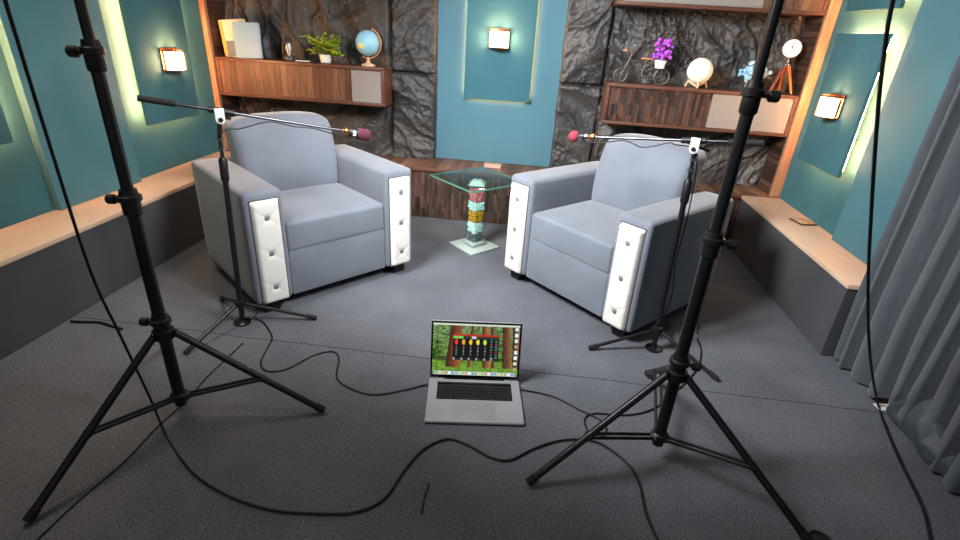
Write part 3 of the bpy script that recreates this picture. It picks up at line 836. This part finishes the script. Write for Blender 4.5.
# ------------------------------------------------------------------ cables
def fl(pts, z=.006): return [onz(u, v, z) for u, v in pts]
def cable(label, pts, r, group=None, sub=6):
    b = newbm(); tube(b, pts, r, 8, sub); return tag(obj('cable', b, M['cable'], ang=180), label, 'cable', group)
cable('thick black cable hanging at the left and curving over the carpet before the laptop',
      [(-1.02, .95, 1.95), (-1.04, .98, 1.6), ony(5, 0, 1.0), ony(45, 130, 1.05), ony(90, 270, 1.1), ony(120, 335, 1.135), ony(150, 398, 1.18)] +
      fl([(167, 437), (190, 470), (223, 493), (268, 509), (317, 513.5), (356, 512), (385, 498), (404, 471), (424, 449), (448, 439), (470, 446), (490, 457), (510, 460), (533, 449), (560, 440.5), (588, 440), (607, 447), (630, 466), (640, 486), (646, 513), (658, 540), (670, 560)]), .0039)
cable('thick black cable hanging on the right in front of the curtain',
      [(.60, 1.2, 1.95), (.63, 1.22, 1.65), ony(893, 0, 1.25), ony(884, 55, 1.275), ony(878, 110, 1.3), ony(872, 200, 1.38), ony(868, 290, 1.5), ony(870, 355, 1.58), onz(877, 400, .03)] +
      fl([(886, 428), (903, 467), (922, 506), (931, 541), (936, 565)]), .0045)
lbx = Vector((cos(la), sin(la), 0)); lby = Vector((-sin(la), cos(la), 0))
cable('thin black cable running from the laptop left side to the left microphone stand',
      [LO + lby * .21 + lbx * -.002 + Vector((0, 0, .009)), LO + lby * .205 - lbx * .03 + Vector((0, 0, .005))] +
      fl([(407, 389.5), (376, 394.7), (353, 389.5), (337, 378), (339, 358), (332, 351.5), (313, 355.6), (287, 369), (267, 371), (261, 362), (268, 347), (272, 336), (263, 322), (255, 319)], .0045), .0030)
cable('thin black cable running from the laptop right side and looping by the right light stand',
      [LO + lbx * Wl + lby * .2 + lbx * .002 + Vector((0, 0, .009)), LO + lbx * (Wl + .03) + lby * .197 + Vector((0, 0, .005))] +
      fl([(540, 393), (557, 398), (580, 410), (599.5, 419.5), (606, 428), (602, 436), (592, 434), (586, 427), (585, 418), (594, 413.5), (612, 414.5), (627, 415), (646, 411.7), (661, 404), (676, 391), (690, 378), (699, 364), (701, 350), (697, 338)], .0045), .0030)
cable('thin black cable along the carpet under the left light stand',
      fl([(20, 556), (45, 532), (78, 501), (124, 462), (156, 428), (187, 400), (206, 378), (225, 360), (243, 343)], .004), .0024)
b = newbm(); tube(b, fl([(71, 321.5), (84, 322), (100, 322.5), (112, 326), (122, 329)], .006), .006, 6, 5)
tag(obj('cable_tie', b, M['cable'], ang=180), 'flat black strip lying on the carpet by the left bench', 'strap')
b = newbm(); tube(b, fl([(429, 483), (427, 490), (424, 499), (421.5, 514)], .003), .0026, 6, 5)
tag(obj('thread', b, M['cable'], ang=180), 'short dark thread on the carpet in front of the laptop', 'thread')

# microphone cables along the booms and down the stands
def miccable(label, base, top, f0, r0, side, floor_pts, sag=.015):
    base, top, f0, r0 = map(Vector, (base, top, f0, r0)); d = (f0 - r0).normalized()
    s = Vector(side)
    p = [f0 + d * .02 + Vector((0, 0, -.024)), f0 - d * .06 + Vector((0, 0, -.020)), f0 - d * .14 + Vector((0, 0, -.010)), f0 - d * .22 + Vector((0, 0, -sag)), f0 - d * .32 + Vector((0, 0, -.012)), top + d * .08 + Vector((0, 0, -.016)), top + d * .02 + s * .018 + Vector((0, 0, -.03)),
         top + s * .025 + Vector((0, 0, -.09)), base.lerp(top, .70) + s * .032, base.lerp(top, .45) + s * .022, base.lerp(top, .3) + s * .04, base.lerp(top, .15) + s * .035]
    cable(label, p + floor_pts, .0024)
miccable('thin black microphone cable running down the left microphone stand', Lbase, Ltop, Lf, Lr, (.4, -.9, 0), [onz(256, 312, .02), onz(252, 319, .005)])
miccable('thin black microphone cable hanging beside the right microphone stand', Rbase, Rtop, Rf, Rr, (.9, .35, 0), [onz(696, 322, .02), onz(697, 334, .005)], .034)

# ------------------------------------------------------------------ curtain
random.seed(11)
ct = thing('curtain', 'charcoal pleated curtain hanging at the right edge down to the carpet', 'curtain', (1.5, 1.4, 0))
cc = Vector(ct.location)
Y0, Y1 = 2.10, .35
def cur(u, v):
    y = Y0 + (Y1 - Y0) * u; z = .012 + v * 2.45
    ph = .5 + u * 19 + .9 * noise.noise(Vector((u * 7, 0, 3)))
    amp = .030 + .014 * noise.noise(Vector((u * 11, 5, 0)))
    s = abs(sin(pi * ph + .2 * noise.noise(Vector((u * 6, v * 2, 1)))))
    x = 1.482 - (amp + .025) * s ** .7 + .012 * noise.noise(Vector((u * 9, v * 3, 8)))
    yy = y + .012 * cos(2 * pi * ph * 1) * (1 if u > .02 else 0)
    fl_ = max(0, 1 - z / .35)
    x += fl_ * (.03 * noise.noise(Vector((u * 14, 1, 2))) + .012)
    if .15 < u < .34: z += .05 * max(0, 1 - z / .3) * sin((u - .15) / .19 * pi)     # the hem lifts off the floor
    return Vector((x, yy, z)) - cc
b = newbm(); grid_mesh(b, 460, 60, cur)
obj('drape', b, M['curtain'], ct, ang=180)
def hem(u, v):
    a = u; y = 1.74 - .36 * a
    w = sin(pi * min(1, max(0, a)) ) ** .6
    th_ = v * pi * .95
    r1 = (.05 + .012 * sin(a * 9 + 1)) * (w + .12); hgt = (.17 + .03 * sin(a * 7)) * (w * .85 + .15)
    n = noise.noise(Vector((a * 6, v * 4, 3))) * .012 + noise.noise(Vector((a * 11, v * 5, 6))) * .003
    x = 1.49 - (r1 + n) * sin(th_) * 1.1 - .02 * (1 - v)
    z = .004 + hgt * (1 - cos(th_)) / 2 + max(0, n) * .3
    return Vector((x, y, z)) - cc
b = newbm(); grid_mesh(b, 60, 30, hem)
o = obj('bunched_lining', b, M['lining'], ct, ang=180); o['label'] = 'shiny grey bunched lining at the hem'
b = newbm(); box(b, (0, 0, .0015), (.075, .04, .002), 0, mtx=Matrix.Translation((1.485, 1.775, .0)) @ Matrix.Rotation(.15, 4, 'Z'))
tag(obj('paper_scrap', b, M['paper'], smooth=False), 'white scrap of paper at the curtain hem', 'paper')
b = newbm(); c_ = onz(820, 543); lathe(b, [(.030, 0), (.034, .003), (.034, .010), (.030, .012), (.027, .007), (0, .007)], (c_.x, c_.y, .001))
tag(obj('lens_cap', b, M['black_plastic']), 'small round black cap on the carpet at the bottom edge', 'cap')

# ------------------------------------------------------------------ small things on benches
t = thing('coaster', 'small square tan coaster with dark rim on the right bench', 'coaster', (1.565, 2.955, .3705), radians(12))
b = newbm(); box2(b, (-.05, -.055, 0), (.05, .055, .008), .002); obj('rim', b, M['coaster'], t)
b = newbm(); box2(b, (-.042, -.047, .008), (.042, .047, .0095), .0005); obj('inlay', b, M['coaster_top'], t)
t = thing('small_box', 'flat pale pink box on the back bench below the teal panel', 'box', (-.30, 3.64, .3705), 0)
b = newbm(); box2(b, (-.06, -.035, 0), (.06, .035, .018), .002); obj('body', b, M['pink_box'], t)
b = newbm(); box2(b, (-.062, -.037, .0182), (.062, .037, .022), .002); obj('lid', b, M['pink_box'], t)

# ------------------------------------------------------------------ things on the left shelf
ZS = 1.0035
def book(label, x0, x1, y, h, cover, spine, tilt, extra=None, rz=0., thick=.035, roll=0.):
    t = thing('book', label, 'book', ((x0 + x1) / 2, y, ZS), rz); t.rotation_euler = (tilt, 0, rz)
    t.rotation_euler.y = roll
    w = x1 - x0; T = thick
    b = newbm(); box2(b, (-w / 2, -T / 2, .001), (w / 2, -T / 2 + .003, h), .001); obj('front_cover', b, M[cover], t)
    b = newbm(); box2(b, (-w / 2, T / 2 - .003, .001), (w / 2, T / 2, h), .001); obj('back_cover', b, M[cover], t)
    b = newbm(); box2(b, (-w / 2 + .004, -T / 2 + .0032, .004), (w / 2 - .004, T / 2 - .0032, h - .004)); obj('pages', b, M['page'], t, smooth=False)
    b = newbm(); box2(b, (-w / 2 - .003, -T / 2, .001), (-w / 2 - .0002, T / 2, h), .001); obj('spine', b, M[spine], t)
    if extra:
        for nm, lo, hi, mm in extra:
            b = newbm(); box2(b, lo, hi, .0004); obj(nm, b, M[mm], t, smooth=False)
    return t
book('tall cream book with yellow spine edge, standing behind the pale blue book', -2.203, -2.03, 3.585, .235, 'book_cream', 'book_yellow', radians(-3),
     [('cover_band', (-.064, -.0195, .004), (.085, -.0178, .105), 'book_grey'), ('spine_strip', (-.0865, -.0195, .002), (-.066, -.0178, .23), 'book_yellow')], roll=radians(-6))
book('pale blue book leaning at the front of the left shelf', -2.098, -1.918, 3.535, .222, 'book_blue', 'book_blue', radians(-4), thick=.022, roll=radians(-2))
t = thing('lantern', 'small dark lantern with glass and filament bulb on the left shelf', 'lantern', (-1.752, 3.59, ZS))
b = newbm(); lathe(b, [(.034, 0), (.038, .004), (.038, .024), (.034, .03)]); obj('base', b, M['iron'], t)
b = newbm(); lathe(b, [(.033, .0305), (.037, .05), (.037, .10), (.030, .118)], n=24); obj('glass', b, M['clear'], t)
b = newbm(); lathe(b, [(.006, .0315), (.010, .05), (.019, .075), (.017, .095), (.009, .108), (0, .112)]); obj('bulb', b, M['ceramic'], t)
b = newbm(); lathe(b, [(.034, .119), (.036, .124), (.020, .14), (.010, .15), (0, .152)]); obj('cap', b, M['iron'], t)
for k in range(4):
    b = newbm(); cyl(b, (.038 * cos(k * pi / 2 + .4), .038 * sin(k * pi / 2 + .4), .02), (.037 * cos(k * pi / 2 + .4), .037 * sin(k * pi / 2 + .4), .122), .0025, n=8)
    obj('frame_bar', b, M['iron'], t)
b = newbm(); box(b, (-1.645, 3.565, ZS + .004), (.10, .028, .007), .003); tag(obj('tray', b, M['paper']), 'thin pale strip lying between the lantern and the green plant', 'tray')

t = thing('potted_plant', 'yellow green plant in a white ribbed pot on the left shelf', 'plant', (-1.49, 3.585, ZS))
b = newbm()
prof = [(.028, 0), (.034, .004), (.036, .014), (.034, .018), (.038, .022), (.039, .032), (.037, .036), (.041, .040), (.042, .054), (.037, .054), (.035, .045), (0, .044)]
lathe(b, prof, n=28); obj('pot', b, M['ceramic'], t)
random.seed(5)
b = newbm(); bs = newbm()
for k in range(44):
    a = random.uniform(0, 2 * pi); sp = random.uniform(.02, .125); hh = random.uniform(.09, .215) - sp * .3
    tip = Vector((cos(a) * sp, sin(a) * sp * .75, hh)); mid = Vector((cos(a) * sp * .35, sin(a) * sp * .3, hh * .62))
    tube(bs, [(0, 0, .045), mid, tip], .0016, 5, 4)
    for q in range(5):
        c0 = mid.lerp(tip, random.uniform(.2, 1.05)); a2 = a + random.uniform(-1.4, 1.4)
        d = Vector((cos(a2), sin(a2), random.uniform(-.3, .7))).normalized(); s_ = d.cross(Vector((0, 0, 1))).normalized(); n_ = d.cross(s_)
        L_ = random.uniform(.032, .054); w_ = L_ * .36
        vs = [b.verts.new(c0 + d * L_ * x + s_ * w_ * y + n_ * z_) for x, y, z_ in ((0, 0, 0), (.35, .8, .003), (.7, .7, .002), (1, 0, -.004), (.7, -.7, .002), (.35, -.8, .003), (.5, 0, -.003))]
        for i in range(6): b.faces.new((vs[i], vs[(i + 1) % 6], vs[6]))
obj('foliage', b, M['leaf'], t, ang=180); obj('stems', bs, M['stem'], t)

t = thing('globe', 'desk globe with pale blue oceans on the left shelf end', 'globe', (-1.19, 3.585, ZS))
b = newbm(); lathe(b, [(.045, 0), (.047, .004), (.044, .010), (.022, .016), (.014, .024), (.009, .034), (.012, .04), (.006, .046), (.006, .058)]); obj('base', b, M['pale_wood'], t)
tl = radians(23); gc = Vector((0, 0, .142)); axv = Vector((sin(tl), 0, cos(tl)))
b = newbm(); ball(b, gc, .080, 32); obj('sphere', b, M['globe'], t)
b = newbm(); tube(b, [gc + .0925 * (axv * cos(q) + Vector((cos(tl), 0, -sin(tl))) * sin(q)) for q in [pi * i / 16 for i in range(17)]], .0045, 8, 2); obj('meridian_arm', b, M['copper'], t)
b = newbm(); cyl(b, gc - axv * .095, gc - axv * .078, .005, n=10); cyl(b, gc + axv * .078, gc + axv * .10, .006, n=10); obj('axle', b, M['copper'], t)

# ------------------------------------------------------------------ things on the right shelf
ZR = 1.0085
t = thing('bicycle_ornament', 'small dark metal bicycle ornament on the right shelf', 'ornament', (.625, 3.575, ZR), radians(0))
def wheel(x, r, y=0.):
    b = newbm(); tube(b, [(x + r * cos(q), y, r + r * sin(q) * 1. + .004) for q in [2 * pi * i / 24 for i in range(25)]], .006, 8, 1)
    for i in range(8): cyl(b, (x, y, r + .004), (x + r * cos(i * pi / 4), y, r + .004 + r * sin(i * pi / 4)), .0012, n=5)
    cyl(b, (x, y - .008, r + .004), (x, y + .008, r + .004), .007, n=10)
    return obj('wheel', b, M['iron'], t)
wheel(.125, .047); wheel(-.135, .040)
b = newbm()
hl, hr = Vector((-.135, 0, .044)), Vector((.125, 0, .051)); st = Vector((.012, 0, .145)); hb = Vector((-.09, 0, .150)); pd = Vector((-.005, 0, .045))
for p, q in ((hl, hb), (hb, pd), (pd, st), (st, hr), (pd, hr), (hb.lerp(pd, .15), st.lerp(pd, .15)), (hb, Vector((-.082, 0, .185)))): cyl(b, p, q, .005, n=8)
tube(b, [pd + Vector((.018 * cos(q), 0, .018 * sin(q))) for q in [2 * pi * i / 14 for i in range(15)]], .002, 6, 1)
obj('frame', b, M['iron'], t)
b = newbm(); tube(b, [(-.125, -.045, .193), (-.09, -.02, .188), (-.082, 0, .186), (-.09, .02, .188), (-.125, .045, .193)], .003, 8, 4); ball(b, (-.127, -.047, .193), .0085, 10); ball(b, (-.127, .047, .193), .0085, 10); obj('handlebar', b, M['copper'], t)
b = newbm(); cushion(b, (-.022, -.014, .146), (.05, .014, .158), .005, n=5); obj('saddle', b, M['copper'], t)
b = newbm(); box2(b, (.06, -.02, .097), (.15, .02, .101), .001); cyl(b, (.125, -.012, .051), (.11, -.012, .097), .002, n=6); cyl(b, (.125, .012, .051), (.11, .012, .097), .002, n=6); obj('rear_rack', b, M['iron'], t)
t = thing('flower_pot', 'white ribbed pot of purple flowers riding on the bicycle ornament', 'plant', (.727, 3.575, ZR + .1012))
b = newbm()
for k in range(14):
    a = 2 * pi * k / 14; cyl(b, (.022 * cos(a), .022 * sin(a), 0), (.030 * cos(a), .030 * sin(a), .048), .0065, .008, n=8)
lathe(b, [(.024, .001), (.032, .046), (0, .044)], n=20); obj('pot', b, M['ceramic'], t)
random.seed(8); b = newbm()
for k in range(70):
    a = random.uniform(0, 2 * pi); q = random.random() ** .5; hh = random.uniform(.055, .165)
    w_ = .058 * (1 - ((hh - .085) / .10) ** 2 * .8) if hh > .085 else .05
    ball(b, (cos(a) * q * w_ * 1.25, sin(a) * q * w_ * .8, hh), random.uniform(.008, .013), 7)
obj('blossoms', b, M['purple'], t)

t = thing('moon_lamp', 'round white moon lamp on a pale wooden stand on the right shelf', 'lamp', (.978, 3.575, ZR))
b = newbm(); ball(b, (0, 0, .102), .077, 36); obj('globe_shade', b, M['moon'], t)
b = newbm()
for a in (radians(-100), radians(20), radians(140)):
    d = Vector((cos(a), sin(a), 0)); cyl(b, d * .062 + Vector((0, 0, .036)), -d * .004 + Vector((0, 0, .008)), .007, n=8)
    cyl(b, d * .062 + Vector((0, 0, .036)), d * .075 + Vector((0, 0, .003)), .006, n=8)
obj('stand', b, M['pale_wood'], t)

t = thing('coral_vase', 'blue and white artificial coral in a white vase on the right shelf', 'plant', (1.30, 3.575, ZR))
b = newbm(); lathe(b, [(.020, 0), (.026, .004), (.029, .03), (.024, .05), (.018, .058), (.021, .066), (.016, .066), (0, .05)]); obj('vase', b, M['ceramic'], t)
random.seed(21); b = newbm(); b2 = newbm()
for k in range(22):
    a = random.uniform(0, 2 * pi); sp = random.uniform(.02, .125); hh = random.uniform(.11, .215) - sp * .25
    tip = Vector((cos(a) * sp, sin(a) * sp * .7, hh)); mid = tip * .5 + Vector((0, 0, .035))
    tube(b, [(0, 0, .06), mid, tip], .0035, 6, 3)
    for q in range(6):
        p = mid.lerp(tip, random.uniform(.3, 1.1)) + Vector((random.uniform(-.016, .016), random.uniform(-.012, .012), random.uniform(-.014, .014)))
        ball(b2, p, random.uniform(.008, .014), 6)
obj('branches', b, M['coral'], t); obj('tips', b2, M['coral_white'], t)

t = thing('tripod_clock', 'white round clock on an orange wooden tripod on the right shelf', 'clock', (1.488, 3.58, ZR))
cz = .262; cd = Vector((-.28, -1, .0)).normalized(); ccn = Vector((0, -.0, cz))
b = newbm(); lathe(b, [(.050, -.018), (.056, -.014), (.056, .012), (.052, .016), (.049, .012)], ccn, cd, 32); case = obj('case', b, M['chrome'], t)
b = newbm(); lathe(b, [(.0495, .0122), (.0, .0124)], ccn, cd, 32); obj('dial', b, M['clock_face'], t)
su = Vector((0, 0, 1)); sr = su.cross(cd).normalized() * 1
b = newbm()
for k in range(12):
    a = k * pi / 6; d = sr * sin(a) + su * cos(a); q = ccn + cd * .0135
    cyl(b, q + d * .037, q + d * (.044 if k % 3 else .046), .0012 if k % 3 else .0019, n=5)
obj('hour_marks', b, M['clock_mark'], t)
for nm, a, L_ in (('hour_hand', -.35, .024), ('minute_hand', .1, .036)):
    d = sr * sin(a) + su * cos(a); q = ccn + cd * .0142
    b = newbm(); cyl(b, q - d * .006, q + d * L_, .0018, n=6); obj(nm, b, M['clock_mark'], t)
b = newbm(); cyl(b, (0, 0, cz - .056), (0, 0, cz - .085), .006, n=10); lathe(b, [(.010, 0), (.022, .003), (.022, .012), (.010, .015)], (0, 0, cz - .10)); obj('head_mount', b, M['chrome'], t)
for k, (a, mm) in enumerate(((radians(205), 'dark_red_wood'), (radians(-50), 'orange_wood'), (radians(70), 'orange_wood'))):
    d = Vector((cos(a), sin(a), 0)); p0 = d * .014 + Vector((0, 0, cz - .096)); p1 = d * .075 + Vector((0, 0, .012))
    b = newbm()
    n_ = Vector((-sin(a), cos(a), 0))
    for s in (-1, 1): cyl(b, p0 + n_ * .008 * s, p1 + n_ * .004 * s, .0055, n=8)
    lg = obj('leg', b, M[mm], t)
    b = newbm(); cyl(b, p1, d * .078 + Vector((0, 0, .0)), .009, .006, n=10); obj('metal_tip', b, M['chrome'], lg)

# ------------------------------------------------------------------ lights
def area(name, loc, target, size, power, col, shape='SQUARE', spread=None):
    l = bpy.data.lights.new(name, 'AREA'); l.energy = power; l.size = size; l.color = col; l.shape = shape
    if spread: l.spread = spread
    o = bpy.data.objects.new(name, l); COL.objects.link(o); o.location = loc
    o.rotation_euler = (Vector(target) - Vector(loc)).to_track_quat('-Z', 'Y').to_euler()
    return o
area('ceiling_light', (-.3, 2.75, 2.65), (-.2, 3.0, 0), .8, 4, (1, .985, .97), spread=radians(150))
area('warm_floor_fill', (-1.5, 1.55, 2.65), (-1.5, 1.6, 0), .5, 6, (1, .82, .62), spread=radians(90))  # added warm fill for the left floor and bench top, no known fixture
area('softbox_light', (-1.1, 1.28, 1.98), (.55, 2.9, .75), .6, 54, (.98, .99, 1), spread=radians(94))
area('softbox_light', (.48, 1.36, 1.98), (-1.2, 2.6, .65), .6, 17, (.98, .99, 1), spread=radians(70))
w = bpy.data.worlds.new('room_ambience'); S.world = w; w.use_nodes = True
w.node_tree.nodes['Background'].inputs['Color'].default_value = (.95, .97, 1, 1)
w.node_tree.nodes['Background'].inputs['Strength'].default_value = .19
S.view_settings.view_transform = 'Standard'; S.view_settings.look = 'None'
S.view_settings.gamma = 1; S.view_settings.use_curve_mapping = False
S.view_settings.exposure = 0.
